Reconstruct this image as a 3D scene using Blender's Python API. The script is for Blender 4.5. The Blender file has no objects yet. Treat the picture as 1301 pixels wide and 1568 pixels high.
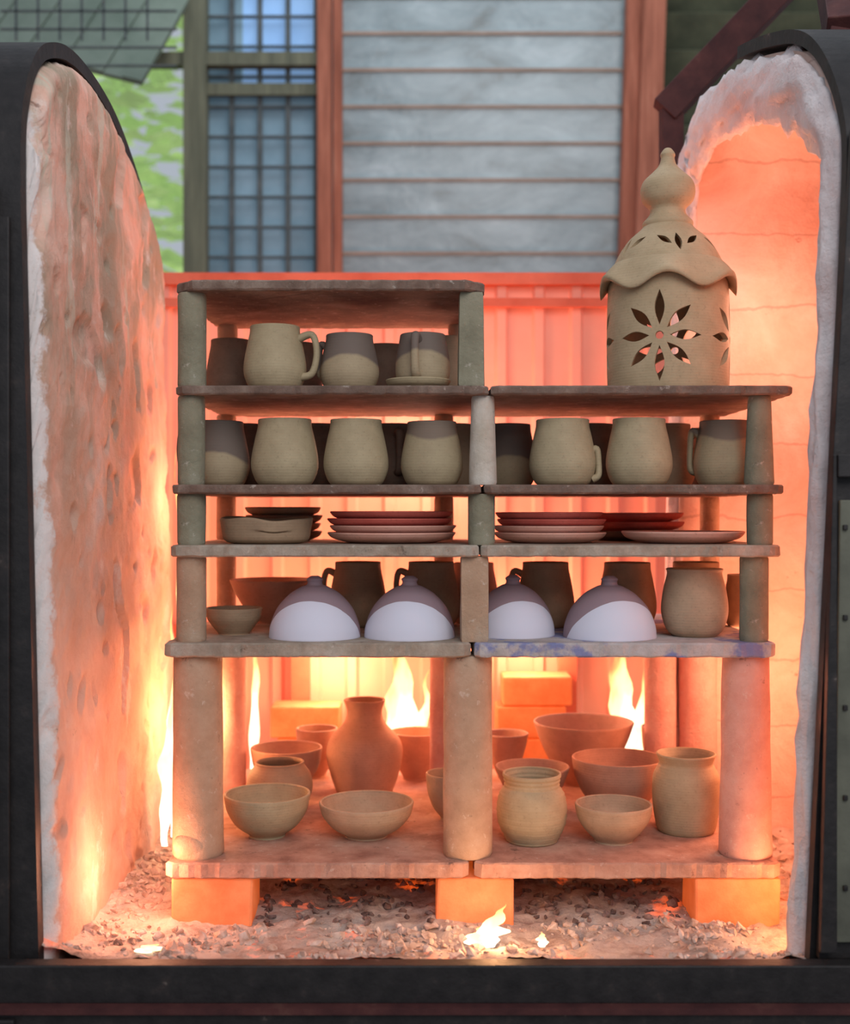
import bpy, bmesh, math, random
from mathutils import Vector, Matrix, noise
random.seed(7)
sc = bpy.context.scene
sc.view_settings.view_transform = 'Standard'
CAMD = 1.8; CAMZ = 0.784
def X(px, y=0.0): return (px-650.5)/1000*(1+y/CAMD)      # measured width -> metres at depth y
def Z(py, y=0.0): return CAMZ+(784-py)/1000*(1+y/CAMD)

# ---------------------------------------------------------------- materials
def lin(c):
    return tuple(((v/255)/12.92 if v/255 <= .04045 else (((v/255)+.055)/1.055)**2.4) for v in c)+(1,)
class NT:
    def __init__(s, name):
        s.m = bpy.data.materials.new(name); s.m.use_nodes = True
        s.t = s.m.node_tree; s.n = s.t.nodes; s.l = s.t.links
        s.b = s.n['Principled BSDF']; s.out = s.n['Material Output']
        s.tc = s.n.new('ShaderNodeTexCoord')
    def link(s, a, b): s.l.new(a, b)
    def noise(s, scale, detail=6, rough=.6, vec=None, stretch=None, dist=0.0):
        v = vec or s.tc.outputs['Object']
        if stretch:
            mp = s.n.new('ShaderNodeMapping'); mp.inputs['Scale'].default_value = stretch
            s.link(v, mp.inputs[0]); v = mp.outputs[0]
        n = s.n.new('ShaderNodeTexNoise'); n.inputs['Scale'].default_value = scale
        n.inputs['Detail'].default_value = detail; n.inputs['Roughness'].default_value = rough
        n.inputs['Distortion'].default_value = dist
        s.link(v, n.inputs['Vector']); return n.outputs['Fac']
    def ramp(s, fac, stops):
        r = s.n.new('ShaderNodeValToRGB'); e = r.color_ramp.elements
        while len(e) < len(stops): e.new(.5)
        for i, (p, c) in enumerate(stops):
            e[i].position = p; e[i].color = c if len(c) == 4 else lin(c)
        s.link(fac, r.inputs[0]); return r.outputs[0]
    def math(s, op, a, b=0.0, c=None):
        m = s.n.new('ShaderNodeMath'); m.operation = op
        for i, v in enumerate([a, b] + ([c] if c is not None else [])):
            if isinstance(v, (int, float)): m.inputs[i].default_value = v
            else: s.link(v, m.inputs[i])
        return m.outputs[0]
    def mix(s, fac, a, b, mode='MIX'):
        m = s.n.new('ShaderNodeMix'); m.data_type = 'RGBA'; m.blend_type = mode
        if isinstance(fac, (int, float)): m.inputs[0].default_value = fac
        else: s.link(fac, m.inputs[0])
        for i, v in ((6, a), (7, b)):
            if isinstance(v, tuple): m.inputs[i].default_value = v if len(v) == 4 else lin(v)
            else: s.link(v, m.inputs[i])
        return m.outputs[2]
    def xyz(s, src='Object'):
        x = s.n.new('ShaderNodeSeparateXYZ'); s.link(s.tc.outputs[src], x.inputs[0]); return x.outputs
    def bump(s, h, st=.4, dist=.003):
        b = s.n.new('ShaderNodeBump'); b.inputs['Strength'].default_value = st
        b.inputs['Distance'].default_value = dist
        s.link(h, b.inputs['Height']); s.link(b.outputs[0], s.b.inputs['Normal'])
    def emit(s, col, st):
        if isinstance(col, tuple): s.b.inputs['Emission Color'].default_value = lin(col)
        else: s.link(col, s.b.inputs['Emission Color'])
        s.b.inputs['Emission Strength'].default_value = st

def surf(name, stops, scale=20, rough=.85, bump=.4, bscale=60, dist=.003, metal=0, stretch=None, emit=None, spec=.3):
    t = NT(name); f = t.noise(scale, stretch=stretch); c = t.ramp(f, stops)
    t.link(c, t.b.inputs['Base Color']); t.b.inputs['Roughness'].default_value = rough
    t.b.inputs['Metallic'].default_value = metal; t.b.inputs['Specular IOR Level'].default_value = spec
    if bump: t.bump(t.noise(bscale, 8, .65), bump, dist)
    if emit: t.emit(emit[0], emit[1])
    return t.m

def clay(name, c1, c2, dip=None, dipz=.06, curve=0.0):
    t = NT(name); f = t.noise(22, 8, .65)
    c = t.ramp(f, [(.3, c1), (.7, c2)])
    sp = t.ramp(t.noise(260, 2, .5), [(.28, (150, 140, 130)), (.40, (255, 255, 255))])
    c = t.mix(.22, c, sp, 'MULTIPLY')
    if dip:
        o = t.xyz(); h = t.math('ADD', o[2], t.math('MULTIPLY', t.math('MULTIPLY', o[0], o[0]), curve))
        h = t.math('ADD', h, t.math('MULTIPLY', t.noise(30, 2), .006))
        k = t.n.new('ShaderNodeMapRange'); t.link(h, k.inputs[0]); k.inputs[1].default_value = dipz+.001; k.inputs[2].default_value = dipz+.006
        c = t.mix(k.outputs[0], c, dip)
    t.link(c, t.b.inputs['Base Color']); t.b.inputs['Roughness'].default_value = .72
    t.b.inputs['Specular IOR Level'].default_value = .35
    w = t.n.new('ShaderNodeTexWave'); w.bands_direction = 'Z'; w.inputs['Scale'].default_value = 70
    w.inputs['Distortion'].default_value = 1.2; t.link(t.tc.outputs['Object'], w.inputs['Vector'])
    hh = t.math('ADD', t.math('MULTIPLY', w.outputs['Fac'], .25), t.noise(90, 5))
    t.bump(hh, .22, .0016)
    return t.m

M_tan = clay('clay_tan', (162, 144, 114), (182, 164, 132))
M_tan2 = clay('clay_tan_warm', (168, 142, 116), (190, 162, 134))
M_dipA = clay('clay_dip_dark', (162, 142, 114), (176, 156, 126), (114, 99, 90), .054, 8)
M_dipB = clay('clay_dip_high', (158, 140, 112), (174, 156, 124), (126, 108, 94), .072, -6)
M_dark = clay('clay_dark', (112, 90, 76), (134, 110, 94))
M_red = clay('clay_pinkish', (170, 126, 104), (190, 146, 122))
M_plate = clay('clay_plate_red', (202, 92, 80), (220, 114, 100))
M_platetan = clay('clay_plate_pale', (224, 164, 144), (234, 180, 162))
M_brown = clay('clay_brown', (148, 122, 98), (170, 142, 114))
M_lantern = clay('clay_lantern', (166, 144, 112), (186, 162, 130))

t = NT('white_lid_lit_front'); o = t.xyz()
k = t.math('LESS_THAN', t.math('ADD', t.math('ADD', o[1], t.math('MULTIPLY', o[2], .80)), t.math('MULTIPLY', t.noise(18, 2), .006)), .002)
c = t.mix(k, (152, 128, 136), (218, 216, 230)); t.link(c, t.b.inputs['Base Color'])  # daylit white front and shaded mauve top painted into the lid colour
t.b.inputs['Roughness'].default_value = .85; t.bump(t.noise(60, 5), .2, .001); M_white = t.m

def shelfmat(name, a, b, c3, stain=None):
    t = NT(name); f = t.noise(17, 9, .66)
    c = t.ramp(f, [(.28, a), (.5, b), (.72, c3)])
    s = t.ramp(t.noise(38, 8, .75), [(.31, (80, 60, 50)), (.40, (255, 255, 255))])
    c = t.mix(.6, c, s, 'MULTIPLY')
    s2 = t.ramp(t.noise(60, 8, .7), [(.60, (0, 0, 0)), (.68, (255, 255, 255))])
    c = t.mix(t.math('MULTIPLY', s2, .4), c, (228, 216, 204))
    if stain:
        k = t.ramp(t.noise(11, 5), [(.50, (0, 0, 0)), (.56, (255, 255, 255))]); c = t.mix(t.math('MULTIPLY', k, .8), c, stain)
    t.link(c, t.b.inputs['Base Color']); t.b.inputs['Roughness'].default_value = .88
    t.bump(t.noise(110, 8, .7), .9, .003); return t.m
M_shA = shelfmat('kiln_shelf_brown', (92, 72, 62), (120, 98, 86), (156, 136, 122))
M_shB = shelfmat('kiln_shelf_pale', (134, 118, 102), (166, 150, 134), (194, 182, 168))
M_shC = shelfmat('kiln_shelf_stained', (150, 142, 138), (188, 180, 178), (210, 202, 202), (110, 122, 176))
M_shD = shelfmat('kiln_shelf_hot', (150, 104, 88), (190, 144, 124), (210, 170, 150))
M_postG = shelfmat('prop_grey_green', (122, 116, 96), (144, 138, 116), (158, 152, 132))
M_postT = shelfmat('prop_tan', (168, 136, 110), (186, 154, 128), (198, 170, 146))
M_postP = shelfmat('prop_pink', (204, 146, 130), (218, 166, 152), (226, 184, 172))
M_postW = shelfmat('prop_pale', (182, 168, 150), (204, 192, 178), (222, 214, 204))
M_brick = surf('fire_brick_hot', [(.3, (206, 112, 74)), (.7, (236, 156, 112))], 14, bump=.6, bscale=70, emit=((255, 110, 36), .25))

# left plaster lining
t = NT('lining_plaster'); o = t.xyz()
c = t.ramp(t.noise(5, 11, .66, dist=.5), [(.28, (212, 156, 134)), (.44, (228, 178, 156)), (.58, (236, 194, 174)), (.74, (244, 220, 208))])
g = t.ramp(t.noise(4.0, 9, .64, stretch=(1, 2.2, .9), dist=.4), [(.42, (0, 0, 0)), (.58, (255, 255, 255))])
hz = t.n.new('ShaderNodeMapRange'); t.link(o[2], hz.inputs[0]); hz.inputs[1].default_value = .50; hz.inputs[2].default_value = 1.2
c = t.mix(t.math('MULTIPLY', g, t.math('MULTIPLY', hz.outputs[0], .9)), c, (164, 150, 128))
st = t.ramp(t.noise(4.5, 6, .55, stretch=(1, 3.4, .5), dist=.6), [(.58, (0, 0, 0)), (.64, (255, 255, 255))])
c = t.mix(t.math('MULTIPLY', t.math('MULTIPLY', st, hz.outputs[0]), .7), c, (204, 202, 182))
st = t.ramp(t.noise(11, 8, .7, stretch=(1, 1.2, .7)), [(.60, (0, 0, 0)), (.66, (255, 255, 255))])
c = t.mix(t.math('MULTIPLY', st, .5), c, (242, 226, 216))
cr = t.ramp(t.noise(12, 10, .74, stretch=(1, 1.6, .8), dist=.5), [(.31, (110, 74, 58)), (.37, (255, 255, 255))])
c = t.mix(.65, c, cr, 'MULTIPLY')
ed = t.n.new('ShaderNodeMapRange'); t.link(t.math('ADD', o[1], t.math('MULTIPLY', t.noise(18, 6, .7), .09)), ed.inputs[0])
ed.inputs[1].default_value = -.122; ed.inputs[2].default_value = -.132
c = t.mix(ed.outputs[0], c, (236, 226, 222))
t.link(c, t.b.inputs['Base Color']); t.b.inputs['Roughness'].default_value = .95
t.bump(t.noise(24, 12, .72), .8, .008); M_plaster = t.m
# right lining
t = NT('lining_boards'); o = t.xyz()
c = t.ramp(t.noise(7, 9, .66, dist=.5), [(.3, (226, 178, 158)), (.5, (238, 200, 184)), (.7, (246, 220, 208))])
zz = t.math('FRACT', t.math('DIVIDE', t.math('ADD', o[2], t.math('MULTIPLY', t.noise(5, 5), .07)), .135))
ln = t.math('LESS_THAN', zz, .03); c = t.mix(t.math('MULTIPLY', ln, .30), c, (150, 84, 60))
cr = t.ramp(t.noise(13, 10, .72, stretch=(1, 1, 1.6)), [(.30, (160, 104, 82)), (.36, (255, 255, 255))]); c = t.mix(.6, c, cr, 'MULTIPLY')
t.link(c, t.b.inputs['Base Color']); t.b.inputs['Roughness'].default_value = .95
h = t.math('SUBTRACT', t.noise(26, 10, .72), t.math('MULTIPLY', ln, .5)); t.bump(h, .9, .008); M_boards = t.m
M_fibre = surf('ceramic_fibre', [(.3, (220, 200, 198)), (.55, (236, 224, 224)), (.8, (246, 242, 242))], 12, .95, 1.0, 38, .010)
M_steel = surf('blackened_steel', [(.3, (26, 23, 24)), (.6, (42, 38, 38)), (.70, (56, 48, 46)), (.76, (120, 108, 100))], 34, .55, .5, 90, .002, .2, spec=.45)
M_rust = surf('rusty_steel', [(.3, (60, 32, 34)), (.6, (86, 48, 46)), (.8, (110, 76, 66))], 18, .7, .5, 90, .002, .2)
M_green = surf('green_painted_steel', [(.3, (84, 84, 74)), (.7, (112, 112, 98))], 10, .6, .3, 60)
t = NT('ash'); c = t.ramp(t.noise(14, 10, .72, dist=.4), [(.30, (120, 96, 86)), (.40, (184, 156, 142)), (.52, (216, 196, 184)), (.75, (234, 220, 210))])
t.link(c, t.b.inputs['Base Color']); t.b.inputs['Roughness'].default_value = .97
hot = t.ramp(t.noise(9, 6, .7), [(.56, (0, 0, 0)), (.68, (255, 90, 20))]); t.emit(hot, 1.0)
t.bump(t.noise(120, 8, .7), 1.0, .006); M_ash = t.m
M_rub = surf('ash_rubble', [(.3, (124, 98, 88)), (.45, (194, 166, 150)), (.7, (232, 214, 204))], 40, .95, .8, 120, .003)
M_clump = surf('dark_clump', [(.3, (70, 52, 50)), (.5, (118, 96, 90)), (.75, (170, 146, 140))], 50, .9, .8, 120, .003)
t = NT('painted_sheet_glow'); c = t.ramp(t.noise(3, 5, .6), [(.3, (232, 152, 130)), (.6, (240, 170, 150)), (.8, (244, 188, 170))])
t.link(c, t.b.inputs['Base Color']); t.b.inputs['Roughness'].default_value = .7; t.emit((255, 124, 92), .10); M_sheet = t.m  # slight emission added so the back sheet looks brightly firelit
M_timber = surf('timber_redbrown', [(.3, (132, 76, 58)), (.6, (168, 102, 80)), (.8, (192, 138, 114))], 8, .8, .5, 40, stretch=(6, 6, .5))
M_timberG = surf('timber_grey', [(.3, (86, 88, 74)), (.7, (118, 118, 98))], 8, .8, .4, 40, stretch=(6, 6, .5))
t = NT('louvre_glass')
c = t.ramp(t.noise(4, 9, .68, stretch=(1, 1, 2.2), dist=.6), [(.3, (110, 118, 118)), (.45, (134, 148, 152)), (.6, (152, 166, 170)), (.78, (180, 192, 196))])
t.link(c, t.b.inputs['Base Color']); t.b.inputs['Roughness'].default_value = .22
t.bump(t.noise(22, 4), .3, .004); M_louvre = t.m
M_blue = surf('blue_sheet', [(.3, (104, 130, 142)), (.7, (146, 172, 186))], 4, .5, .2, 20, emit=((120, 160, 190), .10))
M_sky = surf('pale_blue_sheet', [(.3, (110, 150, 200)), (.7, (150, 190, 235))], 4, .5, 0, emit=((150, 190, 235), .35))
M_roof = surf('roof_sheet', [(.3, (92, 106, 94)), (.7, (126, 138, 126))], 5, .5, .2, 20)
M_wire = surf('wire', [(.3, (64, 72, 74)), (.7, (92, 96, 96))], 20, .6, 0)
M_leaf = surf('leaf', [(.3, (74, 120, 50)), (.45, (130, 176, 80)), (.56, (190, 216, 140)), (.66, (248, 252, 236))], 3.5, .6, 0, emit=((200, 222, 160), .32))  # emission paints overexposed daylight into the leaves
M_conc = surf('concrete_floor', [(.3, (84, 78, 72)), (.7, (124, 116, 108))], 5, .9, .4, 40)

def flame_mat(name, st=7):
    t = NT(name); o = t.xyz('Generated')
    n = t.noise(16, 3, .5, stretch=(1, 1, .45))
    v = t.math('ADD', t.math('MULTIPLY', o[2], .75), t.math('MULTIPLY', t.math('SUBTRACT', n, .5), 1.5))
    col = t.ramp(v, [(.05, (255, 246, 222)), (.45, (255, 226, 150)), (.8, (255, 150, 60))])
    a = t.ramp(v, [(.40, (255, 255, 255)), (.78, (0, 0, 0))])
    em = t.n.new('ShaderNodeEmission'); em.inputs[1].default_value = st; t.link(col, em.inputs[0])
    tr = t.n.new('ShaderNodeBsdfTransparent'); mx = t.n.new('ShaderNodeMixShader')
    t.link(a, mx.inputs[0]); t.link(tr.outputs[0], mx.inputs[1]); t.link(em.outputs[0], mx.inputs[2])
    t.link(mx.outputs[0], t.out.inputs[0]); t.n.remove(t.b); return t.m
M_flame = flame_mat('flame', 2.4)

# ---------------------------------------------------------------- mesh helpers
def finish(bm, name, mats, loc=(0, 0, 0), rot=0, parent=None, smooth=True, bevel=0, angle=None):
    bmesh.ops.recalc_face_normals(bm, faces=bm.faces)
    me = bpy.data.meshes.new(name); bm.to_mesh(me); bm.free()
    for m in (mats if isinstance(mats, (list, tuple)) else [mats]): me.materials.append(m)
    for p in me.polygons: p.use_smooth = smooth
    ob = bpy.data.objects.new(name, me); sc.collection.objects.link(ob)
    ob.location = loc; ob.rotation_euler = (0, 0, rot)
    if parent: ob.parent = parent
    if bevel:
        b = ob.modifiers.new('bevel', 'BEVEL'); b.width = bevel; b.segments = 2; b.limit_method = 'ANGLE'
    if angle is not None:
        try: me.set_sharp_from_angle(angle=angle)
        except Exception: pass
    return ob
def empty(name, loc=(0, 0, 0)):
    e = bpy.data.objects.new(name, None); sc.collection.objects.link(e); e.location = loc; e.empty_display_size = .05; return e
def catmull(P, n=5):
    out = []
    for i in range(len(P)-1):
        p0 = Vector(P[max(i-1, 0)]); p1 = Vector(P[i]); p2 = Vector(P[i+1]); p3 = Vector(P[min(i+2, len(P)-1)])
        for k in range(n):
            u = k/n
            out.append(.5*((2*p1)+(-p0+p2)*u+(2*p0-5*p1+4*p2-p3)*u*u+(-p0+3*p1-3*p2+p3)*u**3))
    out.append(Vector(P[-1])); return out
def lathe(bm, prof, seg=48, mod=None, mi=0):
    rings = []
    for (r, z) in prof:
        if r < 1e-5: rings.append([bm.verts.new((0, 0, z))])
        else:
            ring = []
            for i in range(seg):
                a = 2*math.pi*i/seg; rr, zz = (r, z) if mod is None else mod(r, z, a)
                ring.append(bm.verts.new((rr*math.cos(a), rr*math.sin(a), zz)))
            rings.append(ring)
    for a, b in zip(rings, rings[1:]):
        for i in range(seg):
            j = (i+1) % seg
            if len(a) == 1 and len(b) == 1: continue
            if len(a) == 1: f = bm.faces.new((a[0], b[i], b[j]))
            elif len(b) == 1: f = bm.faces.new((a[i], a[j], b[0]))
            else: f = bm.faces.new((a[i], a[j], b[j], b[i]))
            f.material_index = mi
def potprof(outer, t):
    o = [(max(p[0], .001), p[1]) for p in catmull(outer, 6)]
    inner = [(max(r-t, .002), z) for r, z in reversed(o) if z > t*1.6]
    top = o[-1]
    return [(0, .002), (o[0][0]*.8, .002), (o[0][0]*.86, 0)]+o+[(top[0]-t*.25, top[1]+t*.35), (top[0]-t*.75, top[1]+t*.35)]+inner+[(inner[-1][0]*.7, t*1.2), (0, t*1.1)]
def tube(bm, pts, rads, seg=12, flat=1.0):
    rings = []
    n = len(pts)
    for i, p in enumerate(pts):
        d = (pts[min(i+1, n-1)]-pts[max(i-1, 0)]).normalized()
        s = Vector((0, 1, 0)); u = d.cross(s)
        if u.length < 1e-3: u = Vector((1, 0, 0))
        u.normalize(); s = u.cross(d).normalized()
        r = rads[i] if isinstance(rads, list) else rads
        rings.append([bm.verts.new(p+u*math.cos(2*math.pi*k/seg)*r+s*math.sin(2*math.pi*k/seg)*r*flat) for k in range(seg)])
    for a, b in zip(rings, rings[1:]):
        for k in range(seg): bm.faces.new((a[k], a[(k+1) % seg], b[(k+1) % seg], b[k]))
    bm.faces.new(rings[0]); bm.faces.new(rings[-1])
def pot(name, px, y, z, outer, mat, t=.004, handle=None, ridge=0.0, wob=.0, px_is_x=False, rot=None):
    bm = bmesh.new(); ph = random.random()*6
    def mod(r, zz, a):
        return (r*(1+wob*math.sin(2*a+ph))+ridge*math.sin(zz*900), zz+wob*.1*math.sin(a+ph)*(.5 if zz > .02 else 0))
    lathe(bm, potprof(outer, t), 56, mod)
    if handle is not None:
        ang, zt, zb, reach, rt, rb = handle
        P = [(rt-.002, zt), (rt+reach*.75, zt+.006), (rt+reach, (zt*.62+zb*.38)), (rb+reach*.55, zb+.006), (rb-.002, zb)]
        C = catmull(P, 7); pts = [Vector((p[0], 0, p[1])) for p in C]
        n0 = len(bm.verts)
        tube(bm, pts, [.0068-.0018*math.sin(math.pi*i/(len(pts)-1)) for i in range(len(pts))], 12, 1.25)
        bm.verts.ensure_lookup_table()
        R = Matrix.Rotation(ang, 4, 'Z')
        for v in bm.verts[n0:]: v.co = R @ v.co
    xx = px if px_is_x else X(px, y)
    return finish(bm, name, mat, (xx, y, z), rot if rot is not None else 0)
def box(bm, x0, x1, y0, y1, z0, z1, mi=0, M=None):
    v = [Vector((x, y, z)) for x in (x0, x1) for y in (y0, y1) for z in (z0, z1)]
    if M: v = [M @ p for p in v]
    v = [bm.verts.new(p) for p in v]
    for f in ((0, 1, 3, 2), (4, 6, 7, 5), (0, 4, 5, 1), (2, 3, 7, 6), (0, 2, 6, 4), (1, 5, 7, 3)):
        bm.faces.new([v[i] for i in f]).material_index = mi
def fr(x, y, z, s=1): return noise.fractal(Vector((x*s, y*s, z*s)), .8, 2.1, 5)

def slab(name, x0, x1, y0, y1, z0, z1, mat, cut=.012):
    bm = bmesh.new(); pts = []
    C = [(x0+cut, y0), (x1-cut, y0), (x1, y0+cut), (x1, y1-cut), (x1-cut, y1), (x0+cut, y1), (x0, y1-cut), (x0, y0+cut)]
    for i in range(8):
        a = Vector(C[i]); b = Vector(C[(i+1) % 8]); n = max(1, int((b-a).length/.009))
        for k in range(n):
            p = a.lerp(b, k/n); pts.append((p.x, p.y))
    sd = random.random()*50
    def j(p, q): return (p[0]+.0030*noise.noise(Vector((p[0]*60, p[1]*60, sd+q))), p[1]+.0040*noise.noise(Vector((p[0]*90, p[1]*60, sd+9+q))))
    e = .0025; layers = []
    cx, cy = (x0+x1)/2, (y0+y1)/2
    for (z, ins, q) in ((z0, e, 0), (z0+e, 0, .3), (z1-e, 0, .6), (z1, e, .9)):
        L = []
        for p in pts:
            a = j(p, q); dx = cx-a[0]; dy = cy-a[1]
            sx = math.copysign(min(ins, abs(dx)), dx) if abs(dx) > (x1-x0)/2-.02 else 0
            sy = math.copysign(min(ins, abs(dy)), dy) if abs(dy) > (y1-y0)/2-.02 else 0
            L.append(bm.verts.new((a[0]+sx, a[1]+sy, z+(.0012*noise.noise(Vector((p[0]*80, p[1]*80, sd))) if q in (0, .3) else 0))))
        layers.append(L)
    n = len(pts)
    for a, b in zip(layers, layers[1:]):
        for i in range(n): bm.faces.new((a[i], a[(i+1) % n], b[(i+1) % n], b[i]))
    bm.faces.new(layers[0]); bm.faces.new(layers[-1])
    return finish(bm, name, mat, smooth=False)
def post(px, y, z0, z1, r, mat, r2=None, square=False, x=None, wad=False):
    bm = bmesh.new(); h = z1-z0; r2 = r2 or r; sd = random.random()*30
    prof = [(0, 0), (r*.6, 0), (r*.94, 0), (r, .004)]
    N = 14
    for i in range(1, N): prof.append((r+(r2-r)*i/N, .004+(h-.008)*i/N))
    prof += [(r2, h-.004), (r2*.94, h), (r2*.6, h), (0, h)]
    def mod(rr, z, a):
        k = 1+.035*noise.noise(Vector((math.cos(a)*2, math.sin(a)*2, z*18+sd)))
        if square:
            k *= 1/max(abs(math.cos(a)), abs(math.sin(a)))**.82
        return rr*k, z
    lathe(bm, prof, 32, mod)
    if wad:
        bmesh.ops.create_icosphere(bm, subdivisions=3, radius=1, matrix=Matrix.Translation((-.006, -r*.72, .022)) @ Matrix.Diagonal((.027, .014, .022, 1)))
    return finish(bm, 'kiln_prop', mat, (X(px, y) if x is None else x, y, z0), angle=math.radians(40))

# ---------------------------------------------------------------- shelves
L1, L2, L3, L4, L5, L6 = .246, .583, .733, .826, .978, 1.140   # top faces
T = {1: .024, 2: .022, 3: .018, 4: .014, 5: .014, 6: .016}
D1, D = .66, .42
for (l, a, b, d, lv, m) in ((1, 253, 718, D1, L1, M_shD), (1, 727, 1195, D1, L1, M_shD), (2, 250, 721, .52, L2, M_shB), (2, 725, 1190, .52, L2, M_shC),
                            (3, 260, 733, D, L3, M_shB), (3, 737, 1198, D, L3, M_shB), (4, 262, 737, D, L4, M_shA), (4, 741, 1203, D, L4, M_shA),
                            (5, 269, 748, D, L5, M_shA), (5, 752, 1216, D, L5, M_shA), (6, 265, 742, .38, L6, M_shA)):
    slab('kiln_shelf', X(a), X(b), 0, d, lv-T[l], lv, m, .03 if l == 6 else .010)
q = .034
for (px, r, m, r2) in ((303, .040, M_postT, .038), (716, .039, M_postT, .038), (1141, .041, M_postP, .036)):
    post(px, .05, L1, L2-T[2], r, m, r2, wad=(px == 303))
for (x, r, m) in ((-.372, .028, M_postP), (.045, .036, M_postP), (.452, .030, M_postP), (.524, .036, M_postP)):
    post(0, .46, L1, L2-T[2], r, m, x=x)
post(293, q, L2, L3-T[3], .023, M_postT); post(726, q+.002, L2, L3-T[3], .022, M_postT, square=True); post(1154, q, L2, L3-T[3], .022, M_postG)
post(293, q, L3, L4-T[4], .022, M_postG); post(737, q, L3, L4-T[4], .021, M_postG); post(1163, q, L3, L4-T[4], .020, M_postG)
post(293, q, L4, L5-T[5], .021, M_postG); post(739, q, L4, L5-T[5], .022, M_postW, .018); post(1162, q, L4, L5-T[5], .023, M_postG, .018)
post(294, q, L5, L6-T[6], .022, M_postG); post(721, q, L5, L6-T[6], .021, M_postG, .019, square=True)
for lv, nx, tt, n2 in ((L2, L3, 3, 0), (L3, L4, 4, 0), (L4, L5, 5, 0), (L5, L6, 6, 1)):
    for x in ((-.37, .035, .53) if not n2 else (-.36, .06)):
        post(0, .345 if n2 else .39, lv, nx-T[tt], .018, M_postT, x=x)

# ---------------------------------------------------------------- pots
def mug_o(w, h, b=1.0):
    r = w/2
    return [(r*.70, 0), (r*.85, h*.06), (r*.99, h*.24), (r, h*.42), (r*.90, h*.70), (r*.81, h*.90), (r*.80, h)]
def bowl_o(w, h, foot=.42):
    r = w/2
    return [(r*foot, 0), (r*foot*1.02, h*.06), (r*.72, h*.28), (r*.92, h*.6), (r*.99, h*.9), (r, h)]
def flare_o(w, h, foot=.38):
    r = w/2
    return [(r*foot, 0), (r*foot*1.05, h*.05), (r*.66, h*.35), (r*.88, h*.72), (r, h)]
def plate_o(w, h):
    r = w/2
    return [(r*.62, 0), (r*.72, h*.12), (r*.92, h*.5), (r, h)]
F = math.radians
z = L5
pot('coffee_mug', 421, .075, z, mug_o(.099, .100), M_tan, handle=(F(-14), .080, .020, .030, .040, .046))
pot('coffee_mug', 535, .085, z, mug_o(.094, .088), M_dipA, handle=(F(160), .070, .022, .014, .040, .044))
pot('saucer', 640, .075, z, plate_o(.104, .015), M_tan)
pot('coffee_mug', 647, .075, z+.0052, [(.030, 0), (.038, .006), (.043, .02), (.0425, .045), (.038, .07), (.036, .082)], M_dipA, handle=(F(-103), .070, .014, .018, .037, .041))
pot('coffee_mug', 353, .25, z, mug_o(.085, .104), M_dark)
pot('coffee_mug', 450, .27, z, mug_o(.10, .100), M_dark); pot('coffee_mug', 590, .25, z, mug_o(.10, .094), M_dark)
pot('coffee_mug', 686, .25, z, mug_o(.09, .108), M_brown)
z = L4
for px, w, h, m, hd, yy in ((335, 100, 104, M_dipA, 180, .118), (436, 106, 105, M_tan, 100, .085), (545, 103, 104, M_tan, 60, .08), (661, 98, 101, M_dipB, 80, .085),
                            (861, 105, 104, M_tan, -14, .08), (978, 105, 105, M_tan, 110, .08), (1108, 98, 105, M_dipB, 165, .118)):
    w /= 1000; h /= 1000
    pot('coffee_mug', px, yy, z, mug_o(w, h), m, handle=(F(hd), h*(.8 if hd != -14 else .5), h*(.22 if hd != -14 else .10), .022 if hd not in (-14, 165) else .013, w*.42, w*.47), wob=.006)
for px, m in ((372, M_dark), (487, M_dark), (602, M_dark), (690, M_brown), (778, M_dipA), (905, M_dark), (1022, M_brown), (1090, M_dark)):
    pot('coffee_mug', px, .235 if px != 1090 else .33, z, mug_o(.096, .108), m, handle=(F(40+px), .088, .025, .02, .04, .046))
z = L3
def dish(px, y, z, w, h, mat):
    bm = bmesh.new(); r = w/2
    def mod(rr, zz, a):
        k = 1+.06*math.cos(2*a); zz2 = zz-(.007*max(0, math.cos((a+1.3)))**10 if zz > h*.6 else 0)+.002*math.sin(3*a)*(zz/h)
        return rr*k, zz2
    lathe(bm, potprof([(r*.7, 0), (r*.90, h*.15), (r*.96, h*.6), (r, h)], .007), 64, mod)
    return finish(bm, 'oval_dish', mat, (X(px, y), y, z))
dish(408, .105, z, .142, .040, M_brown)
def stack(px, y, z, w, n, mats, dz=.0105, h=.016, x=None, shift=0):
    for i in range(n):
        pot('dinner_plate', (X(px, y) if x is None else x)+random.uniform(-.004, .004)+shift*i, y, z+i*dz, plate_o(w*(1-.014*i), h), mats[i % len(mats)], .005, px_is_x=True)
stack(432, .285, z, .14, 4, [M_dark, M_brown], .014)
stack(598, .15, z, .213, 4, [M_platetan, M_platetan, M_plate, M_plate], .0115)
stack(842, .15, z, .186, 4, [M_platetan, M_platetan, M_plate, M_plate], .011)
stack(1042, .135, z, .20, 1, [M_platetan], .01, .018)
stack(0, .318, z, .178, 3, [M_dark, M_plate, M_plate], .016, x=.375)
z = L2
def dome(px, y, r, h):
    bm = bmesh.new()
    O = [(r*1.0, 0), (r*1.0, .004), (r*.965, h*.22), (r*.82, h*.48), (r*.56, h*.70), (r*.30, h*.82), (r*.19, h*.85), (r*.16, h*.90), (r*.18, h*.95), (r*.09, h)]
    C = [(p[0], p[1]) for p in catmull(O, 6)]
    inn = [(max(p[0]-.005, 0), p[1]-.004) for p in C[::-1] if p[0] > r*.3 and p[1] > .006]
    prof = [(0, h*.78)]+inn+[(r-.005, 0)]+C+[(0, h)]
    lathe(bm, prof, 56)
    return finish(bm, 'white_lid', M_white, (X(px, y), y, z), random.uniform(-.3, .3))
dome(482, .095, .0735, .098); dome(627, .095, .073, .098); dome(785, .125, .068, .098); dome(933, .095, .0745, .098)
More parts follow.
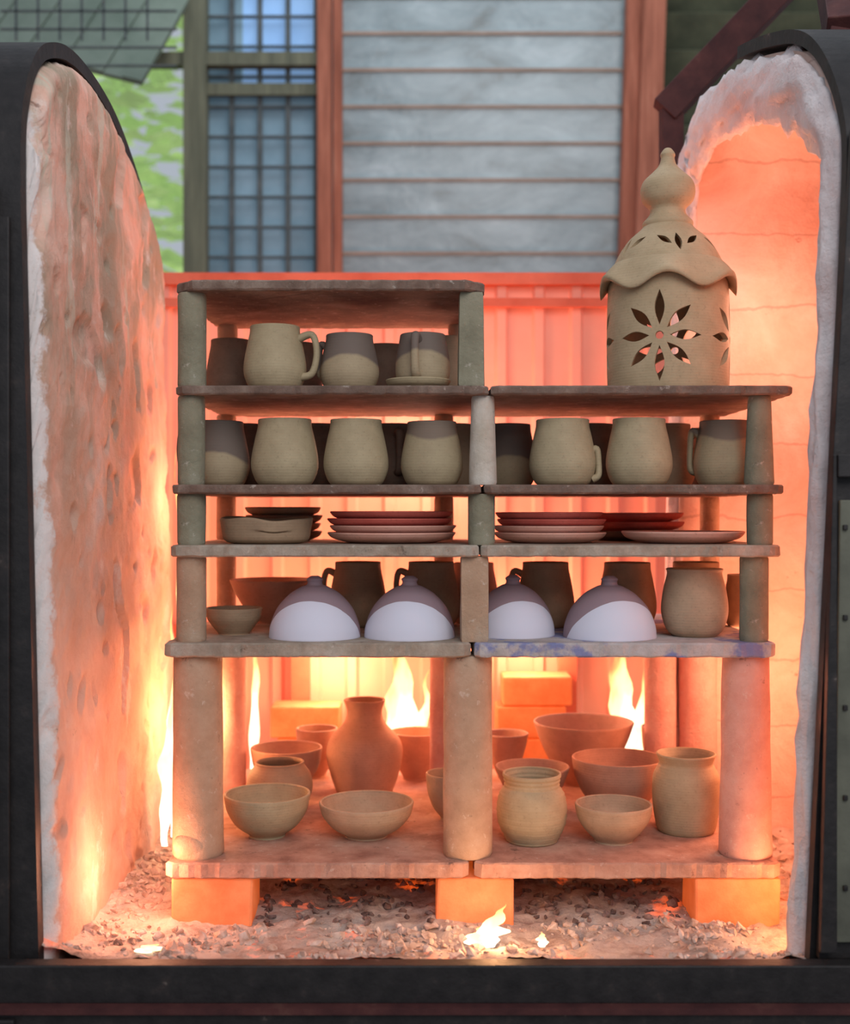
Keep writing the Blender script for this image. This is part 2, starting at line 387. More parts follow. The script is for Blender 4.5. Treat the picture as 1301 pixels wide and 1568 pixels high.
pot('clay_tumbler', 1063, .11, z, [(.034, 0), (.046, .012), (.0535, .04), (.050, .075), (.044, .10), (.046, .108)], M_tan2)
pot('small_bowl', 358, .14, z, bowl_o(.094, .042, .55), M_brown)
pot('serving_bowl', 418, .33, z, flare_o(.156, .078), M_red)
pot('coffee_mug', 548, .27, z, mug_o(.10, .112), M_brown, handle=(F(165), .09, .03, .024, .04, .046))
pot('coffee_mug', 660, .27, z, mug_o(.10, .112), M_brown, handle=(F(175), .09, .03, .022, .04, .046))
pot('coffee_mug', 725, .33, z, mug_o(.09, .108), M_red)
pot('coffee_mug', 835, .26, z, mug_o(.10, .112), M_brown, handle=(F(165), .09, .03, .022, .04, .046))
pot('coffee_mug', 960, .25, z, mug_o(.10, .112), M_brown); pot('coffee_mug', 1065, .27, z, mug_o(.10, .112), M_brown)
pot('coffee_mug', 1135, .27, z, mug_o(.062, .09), M_brown)
z = L1
pot('clay_bowl', 409, .155, z, bowl_o(.143, .070), M_tan); pot('clay_bowl', 561, .155, z, bowl_o(.157, .056, .45), M_tan2)
pot('clay_bowl', 690, .26, z, bowl_o(.088, .08), M_tan2)
pot('clay_jar', 814, .125, z, [(.040, 0), (.044, .006), (.055, .03), (.0575, .055), (.053, .078), (.0455, .09), (.046, .1), (.0485, .110)], M_tan, ridge=.0006)
pot('clay_bowl', 939, .125, z, bowl_o(.126, .060, .5), M_tan2)
pot('clay_jar', 1050, .185, z, [(.045, 0), (.050, .01), (.056, .05), (.0555, .09), (.048, .108), (.045, .116), (.050, .130)], M_tan)
pot('squat_pot', 428, .315, z, [(.034, 0), (.048, .012), (.059, .04), (.056, .065), (.045, .082), (.044, .088)], M_brown)
pot('clay_bowl', -.268, .475, z, bowl_o(.138, .082), M_red, px_is_x=True)
pot('clay_vase', 558, .45, z, [(.052, 0), (.055, .008), (.066, .04), (.073, .078), (.066, .105), (.045, .128), (.035, .145), (.034, .160), (.040, .178)], M_red)
pot('clay_bowl', 485, .59, z, bowl_o(.085, .098), M_red)
pot('clay_bowl', 637, .575, z, bowl_o(.108, .094, .5), M_red)
pot('clay_bowl', 775, .58, z, flare_o(.09, .09), M_red)
pot('clay_bowl', 815, .315, z, flare_o(.134, .080), M_red)
pot('clay_bowl', 893, .53, z, flare_o(.198, .122), M_red)
pot('clay_bowl', 946, .315, z, bowl_o(.165, .096), M_red)
pot('clay_bowl', 1008, .60, z, bowl_o(.07, .10), M_red)

# ---------------------------------------------------------------- lantern
LX, LY = X(1022, .13), .13
lan = empty('clay_lantern', (LX, LY, L5))
def leaf_cut(bm, ang, zc, rot, l0, l1, hw, r0, r1, off=0.0):
    N = 8; pts = []
    for i in range(N+1):
        u = i/N; pts.append((l0+(l1-l0)*u, hw*math.sin(math.pi*u)**1.1))
    poly = pts+[(p[0], -p[1]) for p in pts[-2:0:-1]]
    d = Vector((math.cos(ang), math.sin(ang), 0)); tv = Vector((-math.sin(ang), math.cos(ang), 0))
    A = []; B = []
    for (u, v) in poly:
        a = u*math.cos(rot)-v*math.sin(rot)+off; b = u*math.sin(rot)+v*math.cos(rot)
        base = tv*a+Vector((0, 0, zc+b))
        A.append(bm.verts.new(base+d*r0)); B.append(bm.verts.new(base+d*r1))
    n = len(A); bm.faces.new(A); bm.faces.new(B[::-1])
    for i in range(n): bm.faces.new((A[i], B[i], B[(i+1) % n], A[(i+1) % n]))
def boolean(ob, cutbm):
    bmesh.ops.recalc_face_normals(cutbm, faces=cutbm.faces)
    me = bpy.data.meshes.new('cut'); cutbm.to_mesh(me); cutbm.free()
    c = bpy.data.objects.new('cut', me); sc.collection.objects.link(c)
    c.location = (LX, LY, L5)
    m = ob.modifiers.new('b', 'BOOLEAN'); m.object = c; m.operation = 'DIFFERENCE'; m.solver = 'EXACT'
    bpy.context.view_layer.update()
    dg = bpy.context.evaluated_depsgraph_get(); nm = bpy.data.meshes.new_from_object(ob.evaluated_get(dg))
    ob.modifiers.clear(); ob.data = nm; bpy.data.objects.remove(c)
    try: nm.set_sharp_from_angle(angle=math.radians(35))
    except Exception: pass
def closed_lathe(bm, loop, seg):
    rings = [[bm.verts.new((r*math.cos(2*math.pi*i/seg), r*math.sin(2*math.pi*i/seg), z)) for i in range(seg)] for r, z in loop]
    n = len(rings)
    for k in range(n):
        a, b = rings[k], rings[(k+1) % n]
        for i in range(seg):
            j = (i+1) % seg; bm.faces.new((a[i], a[j], b[j], b[i]))
R = .098; BH = .180
bm = bmesh.new()
C = [(R*.985, 0), (R, .01), (R*1.008, .04), (R*1.012, .08), (R*1.008, .12), (R, .15), (R*.985, BH)]
closed_lathe(bm, C+[(p[0]-.008, p[1]) for p in C[::-1]], 96)
body = finish(bm, 'body', M_lantern, parent=lan)
for k in range(4):
    cb = bmesh.new()
    a0 = F(-109)+k*math.pi/2
    d = Vector((math.cos(a0), math.sin(a0), 0)); tv = Vector((-d.y, d.x, 0))
    for j in range(8):
        leaf_cut(cb, a0, .083, j*math.pi/4, .016, (.062, .066, .072)[0 if j % 4 == 0 else (1 if j % 2 else 2)], .0078, .060, .14)
    N = 14; A = []; B = []
    for i in range(N):
        t_ = 2*math.pi*i/N; b0 = tv*.0065*math.cos(t_)+Vector((0, 0, .083+.0065*math.sin(t_)))
        A.append(cb.verts.new(b0+d*.06)); B.append(cb.verts.new(b0+d*.14))
    cb.faces.new(A); cb.faces.new(B[::-1])
    for i in range(N): cb.faces.new((A[i], B[i], B[(i+1) % N], A[(i+1) % N]))
    boolean(body, cb)
bm = bmesh.new()
P = [(R*.95, BH), (R*.93, .20), (R*.83, .225), (R*.66, .25), (R*.46, .268), (R*.36, .280)]
C = [tuple(p) for p in catmull(P, 6)]
closed_lathe(bm, C+[(p[0]-.007, p[1]-.004) for p in C[::-1]], 96)
roof = finish(bm, 'domed_roof', M_lantern, parent=lan)
cb = bmesh.new()
for k in range(5):
    a0 = F(-88)+k*2*math.pi/5
    leaf_cut(cb, a0, .218, F(95), 0, .032, .0055, .03, .14, .0)
    leaf_cut(cb, a0, .230, F(140), .0, .026, .005, .03, .14, -.012)
    leaf_cut(cb, a0, .230, F(40), .0, .026, .005, .03, .14, .012)
boolean(roof, cb)
bm = bmesh.new()
def sk(r, z, a):
    w = math.cos(6*a+F(250)); e = max(0, (r-R*.92)/(R*.22)); return r*(1+.025*w*e), z+.011*w*e
lathe(bm, [(R*.90, .212), (R*.97, .204), (R*1.05, .192), (R*1.11, .181), (R*1.14, .177), (R*1.15, .173), (R*1.14, .168), (R*1.08, .171), (R*.98, .180), (R*.93, .188), (R*.90, .212)], 126, sk)
finish(bm, 'scalloped_skirt', M_lantern, parent=lan)
bm = bmesh.new()
P = [(.040, .272), (.041, .280), (.034, .288), (.029, .296), (.030, .304), (.041, .316), (.0445, .332), (.040, .348), (.026, .362), (.015, .374), (.011, .386), (.012, .393), (.006, .402), (0, .404)]
lathe(bm, [(0, .274)]+[(max(p[0], 0), p[1]) for p in catmull(P, 5)], 48)
finish(bm, 'bulb_finial', M_lantern, parent=lan)

# ---------------------------------------------------------------- kiln chamber
kiln = empty('pottery_kiln', (0, 0, 0))
def interp(P, y):
    for a, b in zip(P, P[1:]):
        if a[0] <= y <= b[0]:
            return a[1]+(b[1]-a[1])*((y-a[0])/(b[0]-a[0]) if b[0] > a[0] else 0)
    return P[-1][1]
LP = [tuple(p) for p in catmull([(-.19, 1.26), (-.18, 1.32), (-.145, 1.39), (-.08, 1.44), (.05, 1.475), (.25, 1.465), (.42, 1.405), (.54, 1.33), (.6, 1.23)], 8)]
def lx(z): return -.530+.028*(1-min(1, max(0, (z-.12)/1.2)))
def lump(y, z):
    v = .006*fr(0, y, z, 5)+.0028*fr(3, y, z, 18)
    p = noise.noise(Vector((7.7, y*16, z*9)))
    if p > .36: v -= min(.010, (p-.36)*.10)
    p = noise.noise(Vector((2.2, y*26, z*22)))
    if p > .45: v -= min(.005, (p-.45)*.08)
    return v
bm = bmesh.new(); nu, nv = 150, 250; G = []; B = []
for i in range(nu+1):
    y = -.19+.79*i/nu; tz = interp(LP, y); ga = []; gb = []
    for j in range(nv+1):
        z = .12+(tz-.12)*j/nv
        ee = .02*fr(z*5, 9, 3, 3)
        e = min(1, (y+.19)/(.03+max(0, ee)), (tz-z)/.03, (.6-y)/.03); e = max(0, e)
        xx = lx(z)+lump(y, z)-.020*(1-math.sqrt(1-(1-e)**2))
        yo = .008*fr(z*9, 1, 2, 3) if i in (0, nu) else 0
        ga.append(bm.verts.new((xx, y+yo, z+(.010*fr(y*8, 4, 1, 3) if j == nv else 0)))); gb.append(bm.verts.new((-.61, y, z)))
    G.append(ga); B.append(gb)
for i in range(nu):
    for j in range(nv):
        bm.faces.new((G[i][j], G[i+1][j], G[i+1][j+1], G[i][j+1])); bm.faces.new((B[i][j], B[i][j+1], B[i+1][j+1], B[i+1][j]))
    bm.faces.new((G[i][nv], G[i+1][nv], B[i+1][nv], B[i][nv])); bm.faces.new((G[i][0], B[i][0], B[i+1][0], G[i+1][0]))
for j in range(nv):
    bm.faces.new((G[0][j], G[0][j+1], B[0][j+1], B[0][j])); bm.faces.new((G[nu][j], B[nu][j], B[nu][j+1], G[nu][j+1]))
finish(bm, 'left_wall_lining', M_plaster, parent=kiln)

def band(path, xf0, xf1, t, name, mat):
    bm = bmesh.new(); n = len(path); prev = None
    for i, (y, z) in enumerate(path):
        a = Vector(path[max(i-1, 0)]); b = Vector(path[min(i+1, n-1)]); d = (b-a).normalized(); nn = Vector((-d.y, d.x))
        o = Vector((y, z))+nn*t
        r = [bm.verts.new((xf0(y, z), y, z)), bm.verts.new((xf1(y, z), y, z)), bm.verts.new((xf1(y, z), o.x, o.y)), bm.verts.new((xf0(y, z), o.x, o.y))]
        if prev:
            for k in range(4): bm.faces.new((prev[k], prev[(k+1) % 4], r[(k+1) % 4], r[k]))
        else: bm.faces.new(r)
        prev = r
    bm.faces.new(prev)
    return finish(bm, name, mat, parent=kiln, smooth=False)
lpath = [(-.197, .0+.06*i) for i in range(0, 21)]+[(p[0]-.004 if p[0] < 0 else p[0], p[1]+.006) for p in LP if p[1] > 1.262]
band(lpath, lambda y, z: -.74, lambda y, z: lx(z)-.016, .022, 'left_steel_edge', M_steel)
bm = bmesh.new()
box(bm, -.636, -.612, -.2, .6, .12, 1.22); box(bm, -.70, -.572, -.236, -.221, .0, 1.22)
box(bm, -.735, -.585, -.25, -.235, .74, .80); box(bm, -.61, -.58, -.262, -.25, .755, .785)
for zz in (.25, .5, .95, 1.15):
    box(bm, -.60, -.588, -.242, -.236, zz, zz+.012)
box(bm, -.572, -.556, -.228, -.221, .0, 1.18)
finish(bm, 'left_steel_door_frame', M_steel, parent=kiln, smooth=False, bevel=.002)

RP0 = [(-.17, .15), (-.17, .5), (-.17, .9), (-.17, 1.17), (-.155, 1.32), (-.07, 1.44), (.07, 1.50), (.25, 1.535), (.39, 1.52), (.475, 1.46), (.505, 1.35), (.505, 1.0), (.505, .5), (.505, .12)]
RP = [tuple(p) for p in catmull(RP0, 12)]
def rimx(y, z): return .578-.055*(1-min(1, max(0, (z-.15)/1.15)))*(1 if y < .2 else .3)-.119*(y+.17)
def offs(path, d):
    out = []; n = len(path)
    for i, p in enumerate(path):
        a = Vector(path[max(i-1, 0)]); b = Vector(path[min(i+1, n-1)]); t_ = (b-a).normalized(); nn = Vector((-t_.y, t_.x))
        dd = d(*p) if callable(d) else d
        out.append((p[0]+nn.x*dd, p[1]+nn.y*dd))
    return out
INN = offs(RP, -.035); OUT = offs(RP, .012)
bm = bmesh.new(); W = 30; XE = .775; rows = []
for i in range(len(RP)):
    (yi, zi), (yo, zo) = INN[i], OUT[i]; x0 = rimx(*RP[i]); r = []
    for k in range(W+1):
        u = k/W; xx = x0+(XE-x0)*u
        cy, cz = .17, .8; dv = Vector((cy-yi, cz-zi)).normalized()
        dd = .012*fr(xx, yi, zi, 7)
        r.append(bm.verts.new((xx, yi+dv.x*dd, zi+dv.y*dd)))
    r.append(bm.verts.new((XE, yo, zo))); r.append(bm.verts.new((x0, yo, zo))); rows.append(r)
for a, b in zip(rows, rows[1:]):
    n = len(a)
    for k in range(n): bm.faces.new((a[k], a[(k+1) % n], b[(k+1) % n], b[k]))
bm.faces.new(rows[0]); bm.faces.new(rows[-1])
finish(bm, 'right_arch_lining', M_boards, parent=kiln)
bm = bmesh.new()
fa = [bm.verts.new((XE, p[0], p[1])) for p in OUT]; fb = [bm.verts.new((XE+.05, p[0], p[1])) for p in OUT]
bm.faces.new(fa); bm.faces.new(fb)
for i in range(len(fa)):
    j = (i+1) % len(fa); bm.faces.new((fa[i], fa[j], fb[j], fb[i]))
finish(bm, 'right_end_wall', M_boards, parent=kiln, smooth=False)
def topk(y, z): return max(0, min(1, (z-1.15)/.25))*(1 if y < .44 else .75)
bm = bmesh.new(); rows = []; MID = offs(RP, lambda y, z: -.010-.030*topk(y, z)); S = 28
for i in range(len(RP)):
    y, z = MID[i]; x0 = rimx(*RP[i]); a = Vector(MID[max(i-1, 0)]); b = Vector(MID[min(i+1, len(RP)-1)]); t_ = (b-a).normalized(); nn = Vector((-t_.y, t_.x))
    wid = .019+.032*topk(*RP[i])
    r = []
    for k in range(S):
        an = 2*math.pi*k/S; ca, sa = math.cos(an), math.sin(an)
        rr = 1+.42*fr(ca*.5+x0, y*4+sa*.5, z*4, 3)+.10*fr(ca, y*14, z*14+sa, 2)
        r.append(bm.verts.new((x0+.004+ca*.022*rr, y+nn.x*sa*wid*rr, z+nn.y*sa*wid*rr)))
    rows.append(r)
for a, b in zip(rows, rows[1:]):
    for k in range(S): bm.faces.new((a[k], a[(k+1) % S], b[(k+1) % S], b[k]))
bm.faces.new(rows[0]); bm.faces.new(rows[-1])
finish(bm, 'right_fibre_rim', M_fibre, parent=kiln)
rpath = [p for p in OUT if p[0] < .2]
rp2 = offs(rpath, .010)
band(rp2, lambda y, z: rimx(y, z)-.008, lambda y, z: .86, .020, 'right_steel_edge', M_steel)
bm = bmesh.new()
def lean_plate(bm, prof, xr, y0, y1, mi=0):
    rows = [[bm.verts.new((x, y0, z)), bm.verts.new((xr, y0, z)), bm.verts.new((xr, y1, z)), bm.verts.new((x, y1, z))] for z, x in prof]
    for a, b in zip(rows, rows[1:]):
        for k in range(4): bm.faces.new((a[k], a[(k+1) % 4], b[(k+1) % 4], b[k])).material_index = mi
    bm.faces.new(rows[0]).material_index = mi; bm.faces.new(rows[-1]).material_index = mi
lean_plate(bm, [(.185, .527), (.25, .530), (.85, .546), (1.30, .572)], .86, -.226, -.214)
lean_plate(bm, [(.21, .545), (.80, .553)], .86, -.234, -.227, 1)
lean_plate(bm, [(.20, .523), (.86, .540)], .545, -.246, -.235)
box(bm, .545, .58, -.25, -.226, .83, .86)
box(bm, .79, .83, -.16, .5, .1, 1.3)
finish(bm, 'right_steel_door_frame', [M_steel, M_green], parent=kiln, smooth=False, bevel=.0015)
bm = bmesh.new()
for zz in (.28, .40, .52, .64, .76): box(bm, .556, .562, -.2385, -.234, zz, zz+.007)
finish(bm, 'right_rivets', M_steel, parent=kiln, smooth=False, bevel=.001)
bm = bmesh.new()
def strut(bm, a, b, w, h):
    a = Vector(a); b = Vector(b); d = b-a; L = d.length; q_ = d.to_track_quat('X', 'Z')
    M = Matrix.Translation(a) @ q_.to_matrix().to_4x4(); box(bm, 0, L, -w/2, w/2, -h/2, h/2, M=M)
strut(bm, (.50, .66, 1.62), (.80, .62, 1.93), .05, .06)
strut(bm, (.515, .66, 1.66), (.515, .66, 1.42), .04, .045)
strut(bm, (.60, .3, 1.60), (.80, .1, 1.58), .04, .03)
strut(bm, (.64, .0, 1.52), (.70, .3, 1.9), .05, .05)
strut(bm, (.62, .02, 1.53), (.86, .02, 1.50), .05, .04)
strut(bm, (.50, .66, 1.44), (.62, .54, 1.44), .03, .03)
finish(bm, 'overhead_steel_struts', M_rust, parent=kiln, smooth=False, bevel=.002)

bm = bmesh.new()
box(bm, -.86, .86, -.262, -.236, .140, .190); box(bm, -.86, .86, -.236, -.205, .150, .176); box(bm, -.60, .86, -.22, .9, .10, .125)
box(bm, -.86, .86, -.275, -.240, .090, .134, 0)
box(bm, -.57, -.53, -.285, -.276, .0, .128)
for x in (-.60, .0, .62): box(bm, x-.02, x+.02, -.23, -.19, -.5, .10)
for x in (-.56, .80): box(bm, x-.02, x+.02, .84, .88, -.5, .10)
finish(bm, 'front_beam_and_base', [M_steel], parent=kiln, smooth=False, bevel=.002)
bm = bmesh.new()
box(bm, -.86, .86, -.282, -.262, .134, .141); box(bm, -.42, -.37, -.292, -.276, .098, .112)
finish(bm, 'beam_lip', [M_rust], parent=kiln, smooth=False)
bm = bmesh.new(); nx, ny = 240, 150; G = []
def ashz(x, y):
    b = .152+.010*fr(x, y, 0, 9)+.005*fr(x, y, 4, 40)
    if y < -.1: b += (-.1-y)*.22
    e = max(0, (-.42-x)/.1); b += .03*e*e*(.6+.5*noise.noise(Vector((x*14, y*14, 2))))
    e = max(0, (x-.56)/.1); b += .02*min(e, 1)
    return b
def inpl(x, y):
    for (a, b) in BR:
        if a-.006 < x < b+.006 and -.006 < y < .63: return True
    return False
BR = [(X(262), X(385)), (X(668), X(786)), (X(1066), X(1196))]
for i in range(nx+1):
    r = []
    for j in range(ny+1):
        x = -.60+1.37*i/nx; y = -.205+1.1*j/ny
        r.append(bm.verts.new((x, y, ashz(x, y))))
    G.append(r)
for i in range(nx):
    for j in range(ny): bm.faces.new((G[i][j], G[i+1][j], G[i+1][j+1], G[i][j+1]))
finish(bm, 'ash_bed', M_ash, parent=kiln)
for (a, b) in BR:
    bm = bmesh.new(); box(bm, a, b, .006, .10, .143, L1-T[1]-.001); box(bm, a+.002, b-.002, .50, .60, .143, L1-T[1]-.001)
    for v in bm.verts: v.co += Vector((random.uniform(-.002, .002), random.uniform(-.002, .002), 0))
    finish(bm, 'fire_brick', M_brick, smooth=False, bevel=.004)
def rock(bm, x, y, s):
    z0 = ashz(x, y)
    M = Matrix.Translation((x, y, z0+s*.15)) @ Matrix.Rotation(random.random()*6, 4, Vector((random.random(), random.random(), 1)).normalized()) @ Matrix.Diagonal((s, s*random.uniform(.5, 1), s*random.uniform(.3, .7), 1))
    r = bmesh.ops.create_icosphere(bm, subdivisions=1, radius=1, matrix=M)
    for v in r['verts']: v.co += Vector([random.uniform(-.25, .25)*s for _ in range(3)])
bm = bmesh.new()
for _ in range(2600):
    y = random.uniform(-.19, .0) if random.random() < .72 else random.uniform(0, .8)
    x = random.uniform(-.50, .68)
    if inpl(x, y) or (y > .02 and -.36 < x < .54 and random.random() < .5): continue
    if fr(x, y, 7, 6) > .05 and random.random() < .9: continue
    s = random.choice([.0015, .002, .003, .003, .004, .006, .010]) * random.uniform(.7, 1.3)
    rock(bm, x, y, s)
for _ in range(260):
    rock(bm, random.uniform(-.50, -.42), random.uniform(-.1, .5), random.uniform(.003, .010))
for _ in range(90):
    rock(bm, random.uniform(.55, .72), random.uniform(.0, .45), random.uniform(.005, .016))
finish(bm, 'ash_rubble', M_rub, smooth=False)
bm = bmesh.new()
for _ in range(380):  # dark clumps added in place of the shadow under the bottom shelf
    x = random.uniform(-.28, .44); y = random.uniform(.0, .30)
    if inpl(x, y): continue
    rock(bm, x, y, random.uniform(.003, .010))
finish(bm, 'dark_clumps', M_clump, smooth=False)

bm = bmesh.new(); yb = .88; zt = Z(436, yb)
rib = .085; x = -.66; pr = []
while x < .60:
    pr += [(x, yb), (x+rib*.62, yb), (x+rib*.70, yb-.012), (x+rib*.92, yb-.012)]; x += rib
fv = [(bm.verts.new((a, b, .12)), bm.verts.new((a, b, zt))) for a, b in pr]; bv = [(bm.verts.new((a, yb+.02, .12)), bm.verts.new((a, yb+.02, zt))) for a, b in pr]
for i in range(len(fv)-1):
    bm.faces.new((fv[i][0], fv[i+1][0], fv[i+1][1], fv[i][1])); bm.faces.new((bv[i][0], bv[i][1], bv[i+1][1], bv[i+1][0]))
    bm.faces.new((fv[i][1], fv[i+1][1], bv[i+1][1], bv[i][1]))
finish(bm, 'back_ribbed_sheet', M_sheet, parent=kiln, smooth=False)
bm = bmesh.new(); box(bm, -.66, .60, yb-.03, yb+.04, zt-.004, zt+.022); box(bm, -.66, .60, yb-.03, yb-.014, zt-.055, zt-.035); box(bm, -.66, .60, yb-.03, yb-.014, .50, .53)
for xx in (-.30, .02, .30): box(bm, xx, xx+.04, yb-.045, yb-.014, .13, .50)
finish(bm, 'back_top_rail', surf('red_rail', [(.3, (190, 90, 70)), (.7, (220, 120, 96))], 8, emit=((255, 80, 40), .08)), parent=kiln, smooth=False)  # red rail with a slight emission
bm = bmesh.new()
for (x0, z0, z1) in ((.16, .155, .225), (.17, .225, .295), (.155, .295, .365), (.168, .365, .43), (-.33, .155, .225), (-.32, .225, .295), (-.335, .295, .365)):
    box(bm, x0, x0+.15, .74, .83, z0, z1-.002)
finish(bm, 'fire_brick_stack', M_brick, smooth=False, bevel=.004)

# ---------------------------------------------------------------- flames
def flame(x, y, z, h, r, lean=(0, 0), seed=0):
    bm = bmesh.new(); N = 26; rows = []; S = 20
    for i in range(N+1):
        u = i/N; rr = r*(math.sin(math.pi*min(1, (u*.85+.12)))**.9)*(1-u**2.2)+.0006
        cx = lean[0]*u*u+1.1*r*noise.noise(Vector((u*5, seed*3.3, 0)))*u**.5; cy = lean[1]*u
        rows.append([bm.verts.new((cx+rr*math.cos(2*math.pi*k/S)*(1+.8*noise.noise(Vector((math.cos(2*math.pi*k/S), u*7, seed)))), cy+.55*rr*math.sin(2*math.pi*k/S), h*u)) for k in range(S)])
    for a, b in zip(rows, rows[1:]):
        for k in range(S): bm.faces.new((a[k], a[(k+1) % S], b[(k+1) % S], b[k]))
    return finish(bm, 'flame', M_flame, (x, y, z))
flame(X(625, .72), .72, .16, .42, .038, (-.05, 0), 1); flame(X(642, .70), .70, .16, .30, .020, (.02, 0), 11)
flame(X(966, .72), .72, .16, .42, .034, (-.03, 0), 2); flame(X(978, .70), .70, .16, .30, .018, (.02, 0), 12)
flame(X(388, .72), .72, .16, .42, .010, (.01, 0), 3)
flame(-.474, .42, .17, .44, .013, (.0, 0), 4); flame(-.478, .36, .17, .30, .012, (.01, 0), 5); flame(-.474, .50, .17, .74, .014, (-.01, 0), 6)
flame(X(748, -.10), -.10, .155, .062, .020, (.028, 0), 7); flame(X(728, -.10), -.10, .155, .030, .016, (.008, 0), 17)
flame(X(1232, -.10), -.10, .165, .052, .014, (-.012, 0), 8); flame(X(1250, -.12), -.12, .168, .018, .020, (.012, 0), 18)
flame(X(225, -.14), -.14, .162, .012, .016, (.01, 0), 9)
flame(X(830, -.1), -.1, .155, .022, .008, (.0, 0), 10)

# ---------------------------------------------------------------- surroundings
YB = 2.0
bm = bmesh.new(); box(bm, -4, 4, -4, 6, -.56, -.5); finish(bm, 'floor', M_conc, smooth=False)
wb = empty('wall_back', (0, 0, 0))
bm = bmesh.new()
dz = .118; zc = .2; ztop = 2.9
while zc < ztop:
    M = Matrix.Translation((0, YB, zc)) @ Matrix.Rotation(F(6), 4, 'X')
    box(bm, X(524, YB), X(962, YB), -.004, .004, 0, dz+.012, 0, M); zc += dz
finish(bm, 'louvre_blades', M_louvre, parent=wb, smooth=False)
bm = bmesh.new(); zc = .2
while zc < ztop:
    box(bm, X(524, YB), X(950, YB), YB-.022, YB-.010, zc-.005, zc+.005); zc += dz
finish(bm, 'louvre_battens', surf('batten', [(.3, (140, 118, 104)), (.7, (166, 142, 128))], 10), parent=wb, smooth=False)
bm = bmesh.new()
box(bm, X(489, YB), X(510, YB), YB-.08, YB, -.5, 2.9); box(bm, X(512, YB), X(525, YB), YB-.05, YB+.02, -.5, 2.9)
strut(bm, (X(940, YB), YB-.06, .6), (X(973, YB), YB-.06, 2.95), .05, .05); strut(bm, (X(962, YB), YB-.1, .6), (X(1000, YB), YB-.1, 2.95), .06, .07)
box(bm, X(0, YB)-.3, X(14, YB), YB-.1, YB, -.5, 2.9)
finish(bm, 'timber_posts', M_timber, parent=wb, smooth=False)
bm = bmesh.new()
box(bm, X(286, YB), X(320, YB), YB-.06, YB, -.5, 2.9); box(bm, X(100, YB), X(489, YB), YB-.05, YB-.01, Z(108, YB), Z(88, YB)); box(bm, X(290, YB), X(489, YB), YB-.03, YB-.01, Z(150, YB), Z(132, YB))
finish(bm, 'grey_rails', M_timberG, parent=wb, smooth=False)
w1 = empty('window_1', (0, 0, 0))
bm = bmesh.new(); box(bm, X(318, YB), X(490, YB), YB+.02, YB+.03, -.5, Z(128, YB)); finish(bm, 'lower_pane', M_blue, parent=w1, smooth=False)
bm = bmesh.new(); box(bm, X(370, YB), X(490, YB), YB+.02, YB+.03, Z(128, YB), 2.9); finish(bm, 'upper_pane', M_sky, parent=w1, smooth=False)
bm = bmesh.new(); box(bm, X(318, YB), X(369, YB), YB+.02, YB+.03, Z(128, YB), 2.9); finish(bm, 'upper_side_pane', M_blue, parent=w1, smooth=False)
bm = bmesh.new()
for i in range(5):
    x = X(312+43*i, YB); box(bm, x-.008, x+.008, YB-.006, YB+.004, -.3, 2.9)
for i in range(15):
    zz = Z(440-46*i, YB); box(bm, X(290, YB), X(489, YB), YB-.008, YB+.004, zz-.0035, zz+.0035)
for i in range(9):
    x = X(30+30*i, YB); box(bm, x-.003, x+.003, YB-.40, YB-.394, 2.15, 2.9)
for i in range(4):
    zz = Z(100-28*i, YB-.4); box(bm, X(0, YB-.4), X(270, YB-.4), YB-.40, YB-.394, zz-.003, zz+.003)
finish(bm, 'wire_mesh', M_wire, parent=w1, smooth=False)
bm = bmesh.new()
for i in range(14):
    zz = 1.2+.12*i; M = Matrix.Translation((0, YB, zz)) @ Matrix.Rotation(F(30), 4, 'X'); box(bm, X(1005, YB), X(1420, YB), -.006, .006, 0, .11, 0, M)
finish(bm, 'green_slats', surf('green_slat', [(.3, (60, 64, 50)), (.7, (98, 100, 78))], 8), parent=wb, smooth=False)
bm = bmesh.new(); box(bm, X(1000, YB), X(1420, YB), YB+.08, YB+.1, -.5, 2.9); box(bm, X(524, YB), X(1002, YB), YB+.06, YB+.08, -.5, 2.9)
finish(bm, 'backing', surf('backing_dark', [(.3, (50, 44, 38)), (.7, (70, 62, 54))], 6), parent=wb, smooth=False)
bm = bmesh.new(); M = Matrix.Translation((-1.10, 1.75, 2.20)) @ Matrix.Rotation(F(14), 4, 'Y') @ Matrix.Rotation(F(55), 4, 'X')
for i in range(14):
    box(bm, -.55+i*.06, -.55+i*.06+.058, -.1, .5, 0, .012+.006*(i % 2), 0, M)
finish(bm, 'roof_sheet', M_roof, smooth=False)
bm = bmesh.new()
for _ in range(5200):
    p = Vector((random.uniform(-2.6, -.6), random.uniform(2.5, 3.5), random.uniform(.2, 3.6)))
    s = random.uniform(.04, .10); q_ = Matrix.Rotation(random.random()*6.3, 4, 'Z') @ Matrix.Rotation(random.uniform(-1, 1), 4, 'X')
    vs = [bm.verts.new(p+(q_ @ Vector(c_))*s) for c_ in ((-1, 0, 0), (0, -.45, .1), (1, 0, 0), (0, .45, .1))]
    bm.faces.new((vs[0], vs[1], vs[3])); bm.faces.new((vs[1], vs[2], vs[3]))
for i in range(6):
    tube(bm, [Vector((-2.2+i*.3, 3.0, -.5)), Vector((-2.2+i*.3+.05, 3.0, 1.5)), Vector((-2.2+i*.3, 3.05, 3.2))], [.03, .02, .01], 8)
finish(bm, 'garden_foliage', M_leaf, smooth=False)

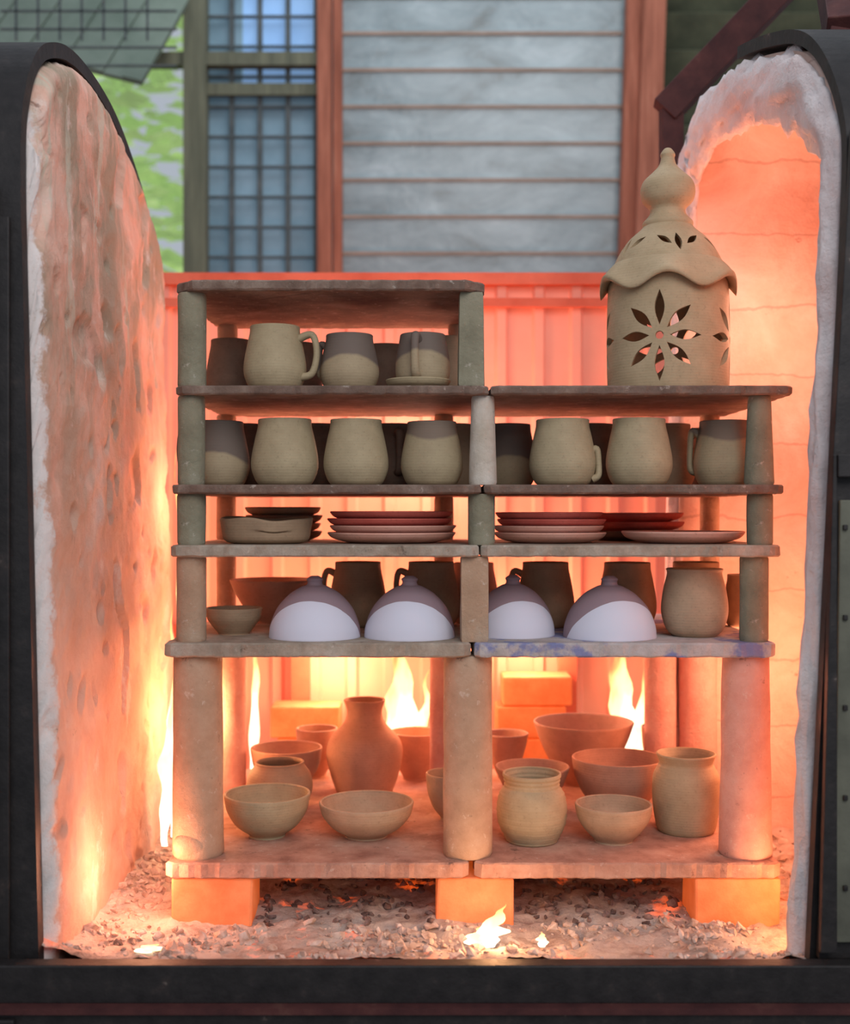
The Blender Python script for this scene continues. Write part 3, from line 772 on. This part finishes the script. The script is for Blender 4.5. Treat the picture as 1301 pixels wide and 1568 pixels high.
# ---------------------------------------------------------------- lights
def plight(name, loc, e, col=(1, .36, .14), r=.06):
    l = bpy.data.lights.new(name, 'POINT'); l.energy = e; l.color = col; l.shadow_soft_size = r
    o_ = bpy.data.objects.new(name, l); sc.collection.objects.link(o_); o_.location = loc
O = (1, .40, .22); Y = (1, .48, .21); S_ = (1, .47, .31)
plight('fire_light_left', (-.43, .42, .40), 3.0, Y, .05); plight('fire_light_left', (-.425, .54, .80), 2.0, O, .06)
plight('fire_light_back', (-.2, .76, .45), 4.6, O); plight('fire_light_back', (.22, .76, .50), 4.6, O); plight('fire_light_back', (.0, .74, .90), 4.2, S_)
plight('fire_light_back', (-.03, .60, .45), 2.0, Y, .03); plight('fire_light_right', (.63, .25, .5), 4.2, O); plight('fire_light_right', (.64, .25, 1.12), 3.2, S_)
plight('fire_light_front', (.10, -.12, .215), .9, Y, .02); plight('fire_light_front', (.55, -.08, .22), .8, Y, .02)
plight('fire_light_left', (-.42, -.02, .25), 1.3, O, .03); plight('louvre_glow_fill', (-.1, 1.45, 1.1), 4, O, .1)  # last lamp: added orange fill for the louvres, no fire stands there
def area(name, loc, tgt, e, size, col):
    a = bpy.data.lights.new(name, 'AREA'); a.energy = e; a.size = size; a.color = col
    ao = bpy.data.objects.new(name, a); sc.collection.objects.link(ao); ao.location = loc
    ao.rotation_euler = (Vector(tgt)-ao.location).to_track_quat('-Z', 'Y').to_euler()
area('skylight', (.7, -2.6, 2.4), (-.1, .2, .8), 44, 1.8, (1, .97, .96))
area('yard_daylight', (.2, .9, 3.6), (.0, 2.0, 1.9), 26, 1.2, (.86, .94, 1))
w = bpy.data.worlds.new('world'); sc.world = w; w.use_nodes = True
bg = w.node_tree.nodes['Background']; bg.inputs[0].default_value = (.80, .88, 1, 1); bg.inputs[1].default_value = .52

cam = bpy.data.cameras.new('camera'); co = bpy.data.objects.new('camera', cam); sc.collection.objects.link(co)
co.location = (0, -CAMD, CAMZ); co.rotation_euler = (math.pi/2, 0, 0)
cam.sensor_fit = 'HORIZONTAL'; cam.sensor_width = 36; cam.lens = 36*CAMD/1.301
cam.dof.use_dof = True; cam.dof.focus_distance = 1.85; cam.dof.aperture_fstop = 3.2
cam.clip_start = .05
sc.camera = co
